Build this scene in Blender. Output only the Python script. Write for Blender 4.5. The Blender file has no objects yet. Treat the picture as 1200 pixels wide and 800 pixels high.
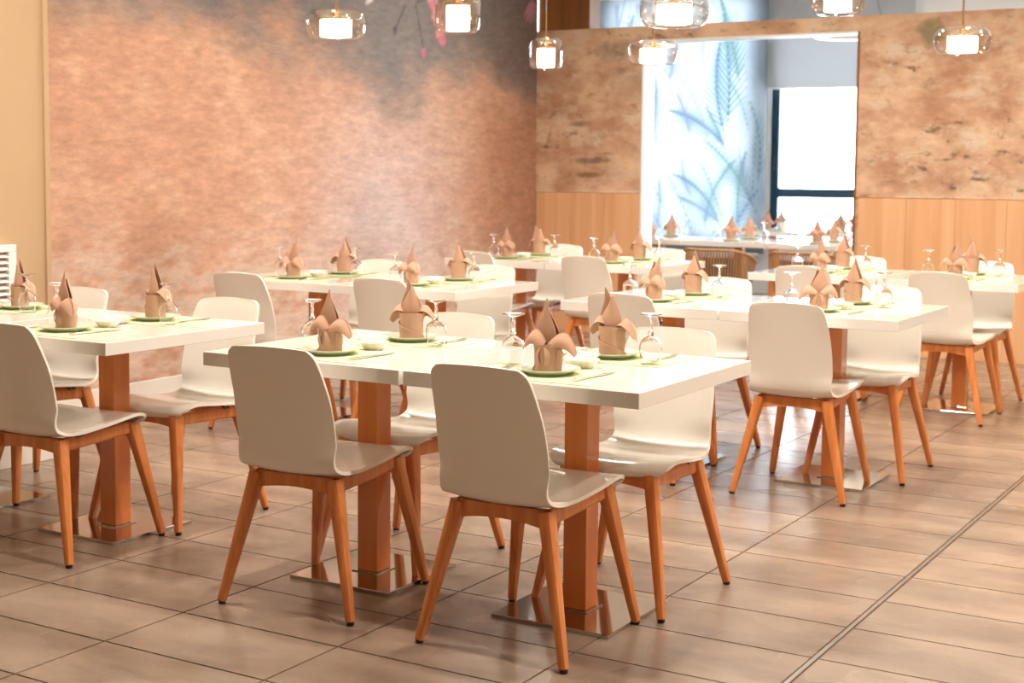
import bpy, bmesh, math, random
import numpy as np
from mathutils import Vector, Matrix
random.seed(7)
rng = np.random.default_rng(11)
S = bpy.context.scene
COL = S.collection
PI = math.pi

# ------------------------------------------------------------------ camera
FPX, PY, YAW, PITCH, ROLL, CAMH = 1682.58, 332.0, .5372, .0782, .0092, 1.3278
fw = Vector((-math.sin(YAW)*math.cos(PITCH), math.cos(YAW)*math.cos(PITCH), -math.sin(PITCH)))
rt = Vector((math.cos(YAW), math.sin(YAW), 0)); up = rt.cross(fw)
r2 = rt*math.cos(ROLL) + up*math.sin(ROLL); u2 = -rt*math.sin(ROLL) + up*math.cos(ROLL)
cd = bpy.data.cameras.new('camera'); cam = bpy.data.objects.new('camera', cd); COL.objects.link(cam)
cam.matrix_world = Matrix(((r2.x, u2.x, -fw.x, 0), (r2.y, u2.y, -fw.y, 0), (r2.z, u2.z, -fw.z, CAMH), (0, 0, 0, 1)))
cd.sensor_fit = 'HORIZONTAL'; cd.sensor_width = 36; cd.lens = FPX/1200*36
cd.shift_y = -(400-PY)/1200; cd.clip_start = .05; cd.clip_end = 200
cd.dof.use_dof = True; cd.dof.focus_distance = 4.5; cd.dof.aperture_fstop = 4.5
S.camera = cam

# ------------------------------------------------------------------ world, exposure
S.view_settings.view_transform = 'Standard'; S.view_settings.look = 'None'
S.view_settings.gamma = 1; S.view_settings.use_curve_mapping = False
S.view_settings.exposure = 0.06
SKY_STRENGTH = 20.0
DOWNLIGHT_W = 188.0
WARM = (1.0, .91, .80)
w = bpy.data.worlds.new('overcast_sky'); S.world = w; w.use_nodes = True
bg = w.node_tree.nodes['Background']; bg.inputs[0].default_value = (.80, .91, 1.0, 1); bg.inputs[1].default_value = SKY_STRENGTH
# ------------------------------------------------------------------ materials
def nodes(name):
    m = bpy.data.materials.new(name); m.use_nodes = True
    nt = m.node_tree; return m, nt, nt.nodes['Principled BSDF'], nt.links
def srgb(r, g, b):
    f = lambda c: (c/255/12.92 if c/255 <= .04045 else ((c/255+.055)/1.055)**2.4)
    return (f(r), f(g), f(b), 1)
def plain(name, col, rough=.5, metal=0, coat=0, spec=.5, vary=0, nscale=20, bump=0):
    m, nt, p, L = nodes(name)
    p.inputs['Base Color'].default_value = col; p.inputs['Roughness'].default_value = rough
    p.inputs['Metallic'].default_value = metal; p.inputs['Coat Weight'].default_value = coat
    p.inputs['Coat Roughness'].default_value = .06; p.inputs['Specular IOR Level'].default_value = spec
    tc = nt.nodes.new('ShaderNodeTexCoord'); n = nt.nodes.new('ShaderNodeTexNoise')
    n.inputs['Scale'].default_value = nscale; n.inputs['Detail'].default_value = 5
    L.new(tc.outputs['Object'], n.inputs['Vector'])
    if vary:
        mx = nt.nodes.new('ShaderNodeMix'); mx.data_type = 'RGBA'
        mx.inputs['A'].default_value = tuple(c*(1-vary) for c in col[:3])+(1,)
        mx.inputs['B'].default_value = tuple(min(1, c*(1+vary)) for c in col[:3])+(1,)
        L.new(n.outputs['Fac'], mx.inputs['Factor']); L.new(mx.outputs['Result'], p.inputs['Base Color'])
    if bump:
        b = nt.nodes.new('ShaderNodeBump'); b.inputs['Strength'].default_value = bump; b.inputs['Distance'].default_value = .002
        L.new(n.outputs['Fac'], b.inputs['Height']); L.new(b.outputs['Normal'], p.inputs['Normal'])
    return m
def wood(name, c1, c2, rough=.4, axis='Z', scale=1.0, coat=0.0, rand=False):
    m, nt, p, L = nodes(name)
    tc = nt.nodes.new('ShaderNodeTexCoord'); mp = nt.nodes.new('ShaderNodeMapping')
    sc = [28*scale, 28*scale, 28*scale]; sc['XYZ'.index(axis)] = 1.1*scale; mp.inputs['Scale'].default_value = sc
    n = nt.nodes.new('ShaderNodeTexNoise'); n.inputs['Scale'].default_value = 1; n.inputs['Detail'].default_value = 7; n.inputs['Distortion'].default_value = .6
    r = nt.nodes.new('ShaderNodeValToRGB'); r.color_ramp.elements[0].position = .32; r.color_ramp.elements[1].position = .70
    r.color_ramp.elements[0].color = c1; r.color_ramp.elements[1].color = c2
    L.new(tc.outputs['Object'], mp.inputs['Vector'])
    if rand:
        oi = nt.nodes.new('ShaderNodeObjectInfo'); ad = nt.nodes.new('ShaderNodeVectorMath'); ad.operation = 'ADD'
        ml = nt.nodes.new('ShaderNodeMath'); ml.operation = 'MULTIPLY'; ml.inputs[1].default_value = 17
        L.new(oi.outputs['Random'], ml.inputs[0]); L.new(mp.outputs['Vector'], ad.inputs[0]); L.new(ml.outputs[0], ad.inputs[1])
        L.new(ad.outputs[0], n.inputs['Vector'])
    else: L.new(mp.outputs['Vector'], n.inputs['Vector'])
    L.new(n.outputs['Fac'], r.inputs['Fac']); L.new(r.outputs['Color'], p.inputs['Base Color'])
    p.inputs['Roughness'].default_value = rough; p.inputs['Coat Weight'].default_value = coat; p.inputs['Coat Roughness'].default_value = .12
    return m
def emit(name, col, s):
    m = bpy.data.materials.new(name); m.use_nodes = True; nt = m.node_tree; nt.nodes.clear()
    e = nt.nodes.new('ShaderNodeEmission'); o = nt.nodes.new('ShaderNodeOutputMaterial')
    e.inputs[0].default_value = col; e.inputs[1].default_value = s; nt.links.new(e.outputs[0], o.inputs[0]); return m
def thin_glass(name, tint, refl=.08, rough=.02):
    m = bpy.data.materials.new(name); m.use_nodes = True; nt = m.node_tree; nt.nodes.clear(); L = nt.links
    t = nt.nodes.new('ShaderNodeBsdfTransparent'); g = nt.nodes.new('ShaderNodeBsdfGlossy'); mx = nt.nodes.new('ShaderNodeMixShader')
    lw = nt.nodes.new('ShaderNodeLayerWeight'); lw.inputs['Blend'].default_value = .35
    mr = nt.nodes.new('ShaderNodeMapRange'); mr.inputs['To Min'].default_value = refl; mr.inputs['To Max'].default_value = .85
    t.inputs[0].default_value = tint; g.inputs['Roughness'].default_value = rough
    o = nt.nodes.new('ShaderNodeOutputMaterial')
    L.new(lw.outputs['Facing'], mr.inputs['Value']); L.new(mr.outputs[0], mx.inputs[0]); L.new(t.outputs[0], mx.inputs[1]); L.new(g.outputs[0], mx.inputs[2]); L.new(mx.outputs[0], o.inputs[0])
    return m

M = {}
M['shell'] = plain('cream_moulded_plastic', (.80, .755, .68, 1), .22, coat=.4)
M['chair_wood'] = wood('honey_beech', srgb(196, 112, 52), srgb(222, 142, 78), .38, 'Z', 1.5, .15)
M['glide'] = plain('black_rubber', (.015, .014, .013, 1), .5)
M['clip'] = plain('dark_clip', (.10, .09, .08, 1), .35, .6)
M['lacquer'] = plain('white_lacquer', (.82, .80, .755, 1), .10, coat=.5)
M['post'] = wood('orange_post_veneer', srgb(204, 112, 46), srgb(218, 130, 62), .22, 'Z', .6, .5)
M['steel'] = plain('polished_steel', (.55, .52, .49, 1), .09, 1.0)
M['napkin'] = plain('taupe_linen', srgb(192, 152, 128), .85, vary=.07, nscale=220, bump=.25, spec=.2)
M['mat'] = plain('pale_green_placemat', srgb(198, 204, 164), .75, vary=.05, nscale=300, bump=.3, spec=.25)
M['plate'] = plain('celadon_glaze', srgb(214, 220, 196), .12, coat=.4)
M['dish'] = plain('cream_glaze', srgb(238, 230, 214), .12, coat=.4)
M['cutlery'] = plain('cutlery_steel', (.62, .60, .57, 1), .16, 1.0)
M['brass'] = plain('satin_brass', (.72, .44, .18, 1), .25, 1.0)
M['white'] = plain('white_paint', (.80, .80, .79, 1), .5, vary=.02, nscale=4)
M['ceiling'] = plain('ceiling_paint', (.80, .74, .66, 1), .8, vary=.02, nscale=3)
M['beige'] = plain('beige_paint', srgb(184, 154, 120), .6, vary=.03, nscale=3)
M['cream'] = plain('cream_paint', srgb(232, 214, 188), .6, vary=.03, nscale=3)
M['baseboard'] = plain('white_baseboard', (.78, .74, .68, 1), .4, vary=.02)
M['blueframe'] = plain('dark_teal_aluminium', srgb(28, 62, 84), .35, .3)
M['bulkhead'] = wood('brown_bulkhead', srgb(120, 76, 34), srgb(142, 92, 44), .45, 'Z', .4)
M['rattan'] = wood('rattan_cane', srgb(150, 104, 62), srgb(196, 148, 98), .6, 'Z', 2)
M['charcoal'] = plain('charcoal_fabric', srgb(70, 74, 84), .85, vary=.1, nscale=120)
M['darkmetal'] = plain('dark_metal', srgb(30, 44, 56), .4, .5)
M['blind'] = plain('plain_roller_fabric', srgb(196, 200, 202), .85, vary=.02, nscale=60)
def fabric(name, col, tr_):
    m, nt, p, L = nodes(name); N = nt.nodes.new
    tc = N('ShaderNodeTexCoord'); n = N('ShaderNodeTexNoise'); n.inputs['Scale'].default_value = 90; L.new(tc.outputs['Object'], n.inputs['Vector'])
    mr = N('ShaderNodeMix'); mr.data_type = 'RGBA'; mr.inputs['A'].default_value = tuple(c*.94 for c in col[:3])+(1,); mr.inputs['B'].default_value = col
    L.new(n.outputs['Fac'], mr.inputs['Factor']); L.new(mr.outputs['Result'], p.inputs['Base Color']); p.inputs['Roughness'].default_value = .9
    t = N('ShaderNodeBsdfTranslucent'); t.inputs[0].default_value = col; ms = N('ShaderNodeMixShader'); ms.inputs[0].default_value = tr_
    o = [k for k in nt.nodes if k.type == 'OUTPUT_MATERIAL'][0]; L.new(p.outputs[0], ms.inputs[1]); L.new(t.outputs[0], ms.inputs[2]); L.new(ms.outputs[0], o.inputs[0]); return m
M['blind'] = fabric('plain_roller_fabric', srgb(182, 186, 190), .06)
M['lampglass'] = thin_glass('smoky_clear_glass', (.97, .93, .87, 1), .09)
M['window_glass'] = thin_glass('window_glass', (.97, .985, 1, 1), .04)
M['diffuser'] = emit('glowing_diffuser', (1, .88, .70, 1), 9.0)
M['downlight'] = emit('downlight_lens', (1, .84, .64, 1), 9.0)
M['ringlight'] = emit('ring_light_diffuser', (1, .95, .86, 1), 4.0)
M['strip'] = plain('brushed_floor_strip', (.50, .47, .44, 1), .25, 1.0)
M['grout'] = plain('dark_grout', srgb(92, 70, 54), .8, vary=.1)
m, nt, p, L = nodes('clear_wine_glass')
p.inputs['Base Color'].default_value = (1, 1, 1, 1); p.inputs['Roughness'].default_value = 0; p.inputs['Transmission Weight'].default_value = 1; p.inputs['IOR'].default_value = 1.47
M['glass'] = m

def tile_material():
    m, nt, p, L = nodes('glazed_stone_tile')
    tc = nt.nodes.new('ShaderNodeTexCoord'); oi = nt.nodes.new('ShaderNodeObjectInfo'); geo = nt.nodes.new('ShaderNodeNewGeometry')
    n = nt.nodes.new('ShaderNodeTexNoise'); n.inputs['Scale'].default_value = 2.2; n.inputs['Detail'].default_value = 5; n.inputs['Roughness'].default_value = .55
    mp = nt.nodes.new('ShaderNodeMapping'); mp.inputs['Scale'].default_value = (1, 2.2, 1)
    L.new(geo.outputs['Position'], mp.inputs['Vector']); L.new(mp.outputs[0], n.inputs['Vector'])
    r = nt.nodes.new('ShaderNodeValToRGB'); e = r.color_ramp.elements
    e[0].position = .2; e[0].color = srgb(114, 97, 84); e[1].position = .8; e[1].color = srgb(156, 136, 119); r.color_ramp.interpolation = 'EASE'
    mx = nt.nodes.new('ShaderNodeMix'); mx.data_type = 'RGBA'; mx.blend_type = 'MULTIPLY'; mx.inputs['Factor'].default_value = 1
    mr = nt.nodes.new('ShaderNodeMapRange'); mr.inputs['To Min'].default_value = .90; mr.inputs['To Max'].default_value = 1.04
    L.new(oi.outputs['Random'], mr.inputs['Value']); L.new(n.outputs['Fac'], r.inputs['Fac'])
    L.new(r.outputs['Color'], mx.inputs['A']); L.new(mr.outputs[0], mx.inputs['B']); L.new(mx.outputs['Result'], p.inputs['Base Color'])
    n2 = nt.nodes.new('ShaderNodeTexNoise'); n2.inputs['Scale'].default_value = 3; n2.inputs['Detail'].default_value = 1
    L.new(geo.outputs['Position'], n2.inputs['Vector'])
    rr = nt.nodes.new('ShaderNodeMapRange'); rr.inputs['To Min'].default_value = .23; rr.inputs['To Max'].default_value = .31
    L.new(n2.outputs['Fac'], rr.inputs['Value']); L.new(rr.outputs[0], p.inputs['Roughness'])
    return m
M['tile'] = tile_material()

def plaster_material():
    """worn tan plaster: blotches, pale smears, dark pits dragged sideways, one green patch"""
    m, nt, p, L = nodes('worn_tan_plaster')
    geo = nt.nodes.new('ShaderNodeNewGeometry'); N = nt.nodes.new
    def noise(scale, det, stretch=(1, 1, 1), rough=.6, dist=0, off=0):
        mp = N('ShaderNodeMapping'); mp.inputs['Scale'].default_value = stretch; mp.inputs['Location'].default_value = (off, off*.7, off*1.3)
        n = N('ShaderNodeTexNoise'); n.inputs['Scale'].default_value = scale; n.inputs['Detail'].default_value = det
        n.inputs['Roughness'].default_value = rough; n.inputs['Distortion'].default_value = dist
        L.new(geo.outputs['Position'], mp.inputs['Vector']); L.new(mp.outputs[0], n.inputs['Vector']); return n.outputs['Fac']
    def ramp(f, a, b):
        r = N('ShaderNodeMapRange'); r.inputs['From Min'].default_value = a; r.inputs['From Max'].default_value = b; L.new(f, r.inputs['Value']); return r.outputs[0]
    def mix(f, A, B):
        x = N('ShaderNodeMix'); x.data_type = 'RGBA'
        L.new(f, x.inputs['Factor'])
        if isinstance(A, tuple): x.inputs['A'].default_value = A
        else: L.new(A, x.inputs['A'])
        if isinstance(B, tuple): x.inputs['B'].default_value = B
        else: L.new(B, x.inputs['B'])
        return x.outputs['Result']
    def mul(a, k):
        q = N('ShaderNodeMath'); q.operation = 'MULTIPLY'; L.new(a, q.inputs[0])
        if isinstance(k, (int, float)): q.inputs[1].default_value = k
        else: L.new(k, q.inputs[1])
        return q.outputs[0]
    c = mix(ramp(noise(2.6, 8, (1, 1, 1.5), .62), .36, .64), srgb(180, 128, 90), srgb(228, 190, 152))
    c = mix(mul(ramp(noise(4.2, 8, (1, 1, 1.5), .66, .25, 3), .52, .66), .75), c, srgb(220, 200, 174))
    c = mix(mul(ramp(noise(2.4, 6, (1, 1, 1.6), .6, .3, 8), .57, .70), .6), c, srgb(180, 128, 92))
    pits = mul(ramp(noise(6, 9, (1, 1, 2.0), .72, .3, 5), .55, .65), ramp(noise(1.3, 3, (1, 1, 1), .5, 0, 2), .42, .56))
    c = mix(mul(pits, .85), c, srgb(92, 70, 48))
    # the green-grey patch beside the lamp, and the two smudges on the short wall
    sx = N('ShaderNodeSeparateXYZ'); L.new(geo.outputs['Position'], sx.inputs[0])
    fine = noise(9, 5, (1, 1, 1), .65, .5, 1)
    for (x0, z0, rx, rz, col, amt) in ((-2.76, 2.34, .13, .12, srgb(140, 128, 90), .95), (-5.50, 1.42, .18, .035, srgb(112, 92, 74), .8),
                                       (-5.52, 1.30, .15, .03, srgb(128, 88, 46), .8), (-5.62, 1.72, .12, .03, srgb(118, 92, 70), .7),
                                       (-5.30, 2.30, .22, .10, srgb(160, 138, 108), .8), (-5.15, 2.02, .25, .16, srgb(180, 150, 118), .5)):
        def axis(o, c0, r):
            a = N('ShaderNodeMath'); a.operation = 'SUBTRACT'; L.new(sx.outputs[o], a.inputs[0]); a.inputs[1].default_value = c0
            b = N('ShaderNodeMath'); b.operation = 'DIVIDE'; L.new(a.outputs[0], b.inputs[0]); b.inputs[1].default_value = r
            q = N('ShaderNodeMath'); q.operation = 'MULTIPLY'; L.new(b.outputs[0], q.inputs[0]); L.new(b.outputs[0], q.inputs[1]); return q.outputs[0]
        s = N('ShaderNodeMath'); s.operation = 'ADD'; L.new(axis('X', x0, rx), s.inputs[0]); L.new(axis('Z', z0, rz), s.inputs[1])
        t = N('ShaderNodeMath'); t.operation = 'ADD'; L.new(s.outputs[0], t.inputs[0]); L.new(mul(fine, 2.4), t.inputs[1])
        r = N('ShaderNodeMapRange'); r.inputs['From Min'].default_value = 2.2; r.inputs['From Max'].default_value = 1.3; L.new(t.outputs[0], r.inputs['Value'])
        c = mix(mul(r.outputs[0], amt), c, col)
    hs = N('ShaderNodeHueSaturation'); hs.inputs['Saturation'].default_value = .88; hs.inputs['Value'].default_value = .88; L.new(c, hs.inputs['Color'])
    L.new(hs.outputs[0], p.inputs['Base Color']); p.inputs['Roughness'].default_value = .8
    b = N('ShaderNodeBump'); b.inputs['Strength'].default_value = .5; b.inputs['Distance'].default_value = .015
    L.new(noise(9, 8, (1, 1, 2), .65, .4, 6), b.inputs['Height']); L.new(b.outputs['Normal'], p.inputs['Normal'])
    return m
M['plaster'] = plaster_material()

def painted_material(name, rough=.8, translucent=0, fine=.12):
    """print stored on the mesh as a colour attribute, with fine procedural wear on top"""
    m, nt, p, L = nodes(name); N = nt.nodes.new
    at = N('ShaderNodeAttribute'); at.attribute_name = 'print'
    geo = N('ShaderNodeNewGeometry'); mp = N('ShaderNodeMapping'); mp.inputs['Scale'].default_value = (1, 1, 3.2)
    n = N('ShaderNodeTexNoise'); n.inputs['Scale'].default_value = 7; n.inputs['Detail'].default_value = 9; n.inputs['Roughness'].default_value = .66; n.inputs['Distortion'].default_value = .15
    L.new(geo.outputs['Position'], mp.inputs['Vector']); L.new(mp.outputs[0], n.inputs['Vector'])
    mr = N('ShaderNodeMapRange'); mr.inputs['From Min'].default_value = .3; mr.inputs['From Max'].default_value = .7
    mr.inputs['To Min'].default_value = 1-fine; mr.inputs['To Max'].default_value = 1+fine; L.new(n.outputs['Fac'], mr.inputs['Value'])
    n4 = N('ShaderNodeTexNoise'); n4.inputs['Scale'].default_value = 16; n4.inputs['Detail'].default_value = 6; n4.inputs['Roughness'].default_value = .7; L.new(mp.outputs[0], n4.inputs['Vector'])
    m4 = N('ShaderNodeMapRange'); m4.inputs['From Min'].default_value = .32; m4.inputs['From Max'].default_value = .68; m4.inputs['To Min'].default_value = 1-fine*.8; m4.inputs['To Max'].default_value = 1+fine*.8; L.new(n4.outputs['Fac'], m4.inputs['Value'])
    mm = N('ShaderNodeMath'); mm.operation = 'MULTIPLY'; L.new(mr.outputs[0], mm.inputs[0]); L.new(m4.outputs[0], mm.inputs[1])
    mx = N('ShaderNodeMix'); mx.data_type = 'RGBA'; mx.blend_type = 'MULTIPLY'; mx.inputs['Factor'].default_value = 1
    L.new(at.outputs['Color'], mx.inputs['A']); L.new(mm.outputs[0], mx.inputs['B']); L.new(mx.outputs['Result'], p.inputs['Base Color'])
    p.inputs['Roughness'].default_value = rough; p.inputs['Specular IOR Level'].default_value = .3
    if translucent:
        tr = N('ShaderNodeBsdfTranslucent'); ms = N('ShaderNodeMixShader'); ms.inputs[0].default_value = translucent
        o = [k for k in nt.nodes if k.type == 'OUTPUT_MATERIAL'][0]
        L.new(mx.outputs['Result'], tr.inputs[0]); L.new(p.outputs[0], ms.inputs[1]); L.new(tr.outputs[0], ms.inputs[2]); L.new(ms.outputs[0], o.inputs[0])
    return m
M['mural'] = painted_material('mottled_plaster_mural', .8, 0, .17)
M['shade_print'] = painted_material('printed_palm_shade', .9, .72, .03)

# ------------------------------------------------------------------ mesh helpers
def add_box(bm, x0, x1, y0, y1, z0, z1, bev=0):
    r = bmesh.ops.create_cube(bm, size=1)
    for v in r['verts']: v.co = Vector(((x0+x1)/2+v.co.x*(x1-x0), (y0+y1)/2+v.co.y*(y1-y0), (z0+z1)/2+v.co.z*(z1-z0)))
    if bev:
        es = {e for v in r['verts'] for e in v.link_edges}
        bmesh.ops.bevel(bm, geom=list(es), offset=bev, segments=2, affect='EDGES', profile=.5)
def add_prism(bm, a, b, sa, sb, n=10, side=None):
    """tapered bar from a to b; sa / sb = (half width, half depth) of the two ends"""
    a, b = Vector(a), Vector(b); d = (b-a).normalized(); s = Vector(side) if side else (Vector((1, 0, 0)) if abs(d.x) < .9 else Vector((0, 1, 0)))
    s = (s-d*s.dot(d)).normalized(); t = d.cross(s); rings = []
    for c, (p_, q_) in ((a, sa), (b, sb)):
        ring = []
        for k in range(n):
            an = 2*PI*(k+.5)/n; cx, sy = math.cos(an), math.sin(an); e = .55
            cx = math.copysign(abs(cx)**e, cx); sy = math.copysign(abs(sy)**e, sy)
            ring.append(bm.verts.new(c+s*cx*p_+t*sy*q_))
        rings.append(ring)
    for k in range(n): bm.faces.new((rings[0][k], rings[0][(k+1) % n], rings[1][(k+1) % n], rings[1][k]))
    bm.faces.new(rings[0][::-1]); bm.faces.new(rings[1])
def add_lathe(bm, prof, n=24, center=(0, 0, 0), closed=False):
    cx, cy, cz = center; rings = []
    for r, z in prof:
        if r < 1e-6: rings.append([bm.verts.new((cx, cy, cz+z))])
        else: rings.append([bm.verts.new((cx+r*math.cos(2*PI*k/n), cy+r*math.sin(2*PI*k/n), cz+z)) for k in range(n)])
    pairs = list(zip(rings, rings[1:]))
    if closed: pairs.append((rings[-1], rings[0]))
    for A, B in pairs:
        for k in range(n):
            q = [A[k % len(A)], A[(k+1) % n % len(A)], B[(k+1) % n % len(B)], B[k % len(B)]]
            q = [v for i, v in enumerate(q) if v not in q[:i]]
            if len(q) > 2: bm.faces.new(q)
def add_tube(bm, pts, r, n=8):
    pts = [Vector(q) for q in pts]; rings = []
    for i, q in enumerate(pts):
        d = (pts[min(i+1, len(pts)-1)]-pts[max(i-1, 0)]).normalized()
        s = d.cross(Vector((0, 0, 1))); s = s.normalized() if s.length > 1e-4 else Vector((1, 0, 0)); t = s.cross(d)
        rr = r[i] if isinstance(r, (list, tuple)) else r
        rings.append([bm.verts.new(q+s*math.cos(2*PI*k/n)*rr+t*math.sin(2*PI*k/n)*rr) for k in range(n)])
    for A, B in zip(rings, rings[1:]):
        for k in range(n): bm.faces.new((A[k], A[(k+1) % n], B[(k+1) % n], B[k]))
    bm.faces.new(rings[0][::-1]); bm.faces.new(rings[-1])
def grid_sheet(bm, fn, nu, nv, thick=0):
    vs = [[bm.verts.new(fn(i/nu, j/nv)) for j in range(nv+1)] for i in range(nu+1)]
    fs = [bm.faces.new((vs[i][j], vs[i+1][j], vs[i+1][j+1], vs[i][j+1])) for i in range(nu) for j in range(nv)]
    if thick: bmesh.ops.recalc_face_normals(bm, faces=fs); bmesh.ops.solidify(bm, geom=fs, thickness=thick)
def mesh(name, build, mt, smooth=True, sharp=40):
    bm = bmesh.new(); build(bm); bmesh.ops.remove_doubles(bm, verts=bm.verts, dist=1e-6)
    bmesh.ops.recalc_face_normals(bm, faces=bm.faces)
    if smooth:
        for f in bm.faces: f.smooth = True
        for e in bm.edges:
            if len(e.link_faces) == 2 and e.calc_face_angle(0) > math.radians(sharp): e.smooth = False
    me = bpy.data.meshes.new(name); bm.to_mesh(me); bm.free(); me.materials.append(M[mt]); return me
def obj(name, me, parent=None, loc=(0, 0, 0), rot=(0, 0, 0), label=None):
    o = bpy.data.objects.new(name, me); COL.objects.link(o); o.location = loc; o.rotation_euler = rot; o.parent = parent
    if label: o['label'] = label
    return o
def tag(o, label, cat, group=None, kind=None):
    if label: o['label'] = label
    if cat: o['category'] = cat
    if group: o['group'] = group
    if kind: o['kind'] = kind
    return o
def thing(name, label, cat, loc=(0, 0, 0), rz=0, group=None):
    o = obj(name, None, None, loc, (0, 0, rz)); o.empty_display_size = .1; return tag(o, label, cat, group)
def struct(name, me, label=None, cat=None, parent=None):
    o = obj(name, me, parent)
    if parent is None: tag(o, label, cat, None, 'structure')
    return o
def boxes(name, mt, lst, bev=0):
    def b(bm):
        for q in lst: add_box(bm, *q, bev=bev)
    return mesh(name, b, mt, False)

# ------------------------------------------------------------------ the shell of the place
XL, XN, YN, YB, TB, XR, YF, ZC, YW = -6.03, -5.11, 4.49, 10.5, .2, 2.6, -2.2, 3.42, 15.0
floor = struct('floor', boxes('floor', 'grout', [(-9, 3, -2.6, 15.4, -.15, -.003)]), 'brown glazed stone tile floor with thin dark joints', 'floor')
struct('ceiling', boxes('ceiling', 'ceiling', [(-9, 3, -2.6, 15.4, ZC, ZC+.15)]), 'plain warm white ceiling over the dining rooms', 'ceiling')
TX, TY, X0T, Y0T = .5815, .3125, -1.25, 2.495
tile_me = {}
def tile_mesh(w_, d_):
    k = (round(w_, 3), round(d_, 3))
    if k not in tile_me:
        def b(bm):
            r = bmesh.ops.create_cube(bm, size=1)
            for v in r['verts']:
                t = v.co.z > 0
                v.co = Vector((v.co.x*(w_-.004-(.003 if t else 0)), v.co.y*(d_-.004-(.003 if t else 0)), 0 if t else -.012))
        tile_me[k] = mesh('tile', b, 'tile', False)
    return tile_me[k]
def project(x, y, z):
    v = Vector((x, y, z-CAMH)); d = v.dot(fw)
    return (600+FPX*v.dot(r2)/d, PY-FPX*v.dot(u2)/d) if d > .3 else (-9999, 9999)
strip_w = .018
cells = []
for i in range(-14, 8):
    if i < 0: xa, xb = X0T+i*TX, X0T+(i+1)*TX-(strip_w/2 if i == -1 else 0)
    else: xa, xb = X0T+i*TX+(strip_w/2 if i == 0 else 0), X0T+(i+1)*TX
    for j in range(-16, 42):
        ya, yb = Y0T+j*TY, Y0T+(j+1)*TY
        cx, cy = (xa+xb)/2, (ya+yb)/2
        if cy > 15 or cx > 2.6: continue
        us = [project(x, y, 0) for x in (xa, xb) for y in (ya, yb)]
        vis = any(-5 < u < 1205 and -5 < v < 805 for u, v in us) and xb > XL and cy < 10.5
        cells.append((cy, cx, xb-xa, yb-ya, vis))
seen = sorted([c for c in cells if c[4]])[:300]
keys = {(c[0], c[1]) for c in seen}
for cy, cx, a, b_, _ in seen: obj('tile', tile_mesh(a, b_), floor, (cx, cy, 0))
def rest(bm):
    for cy, cx, a, b_, _ in cells:
        if (cy, cx) in keys: continue
        add_box(bm, cx-a/2+.002, cx+a/2-.002, cy-b_/2+.002, cy+b_/2-.002, -.012, 0)
o = obj('distant_tiling', mesh('distant_tiling', rest, 'tile', False), floor); o['kind'] = 'stuff'
struct('trim_1', boxes('floor_strip', 'strip', [(X0T-strip_w/2+.003, X0T+strip_w/2-.003, -2, 10.4, -.01, .0006)]), 'straight brushed metal strip set between the floor tiles', 'floor strip')

# left mural wall: painted colour regions, printed flowers
def paint_grid(name, mt, W, H, res, painter, place):
    nx, nz = int(W/res), int(H/res)
    U, V = np.meshgrid(np.linspace(0, W, nx+1), np.linspace(0, H, nz+1), indexing='ij')
    colr = painter(U, V)
    co = place(U, V).reshape(-1, 3)
    idx = np.arange((nx+1)*(nz+1)).reshape(nx+1, nz+1)
    f = np.stack([idx[:-1, :-1], idx[1:, :-1], idx[1:, 1:], idx[:-1, 1:]], -1).reshape(-1, 4)
    me = bpy.data.meshes.new(name); me.from_pydata(co.tolist(), [], f.tolist())
    at = me.color_attributes.new('print', 'FLOAT_COLOR', 'POINT')
    rgba = np.ones((co.shape[0], 4), np.float32); rgba[:, :3] = colr.reshape(-1, 3); at.data.foreach_set('color', rgba.ravel())
    me.materials.append(M[mt]); return me
def vnoise(U, V, s, seed, octv=4):
    r = np.random.default_rng(seed); out = np.zeros_like(U); amp = 1; tot = 0
    for k in range(octv):
        n = 64; g = r.random((n, n)); x = (U*s*2**k) % n; y = (V*s*2**k) % n
        i, j = x.astype(int), y.astype(int); fx, fy = x-i, y-j; fx = fx*fx*(3-2*fx); fy = fy*fy*(3-2*fy)
        i1, j1 = (i+1) % n, (j+1) % n
        out += amp*((g[i % n, j % n]*(1-fx)+g[i1, j % n]*fx)*(1-fy)+(g[i % n, j1]*(1-fx)+g[i1, j1]*fx)*fy); tot += amp; amp *= .55
    return out/tot
def lay(c, mask, col): m_ = np.clip(mask, 0, 1)[..., None]; return c*(1-m_)+np.array(col[:3])*m_
def sstep(x, a, b): t = np.clip((x-a)/(b-a), 0, 1); return t*t*(3-2*t)
def blob(U, V, u, v, ru, rv, rot=0):
    a, b = U-u, V-v; cs, sn = math.cos(rot), math.sin(rot); a, b = a*cs+b*sn, -a*sn+b*cs
    return (a/ru)**2+(b/rv)**2
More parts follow.
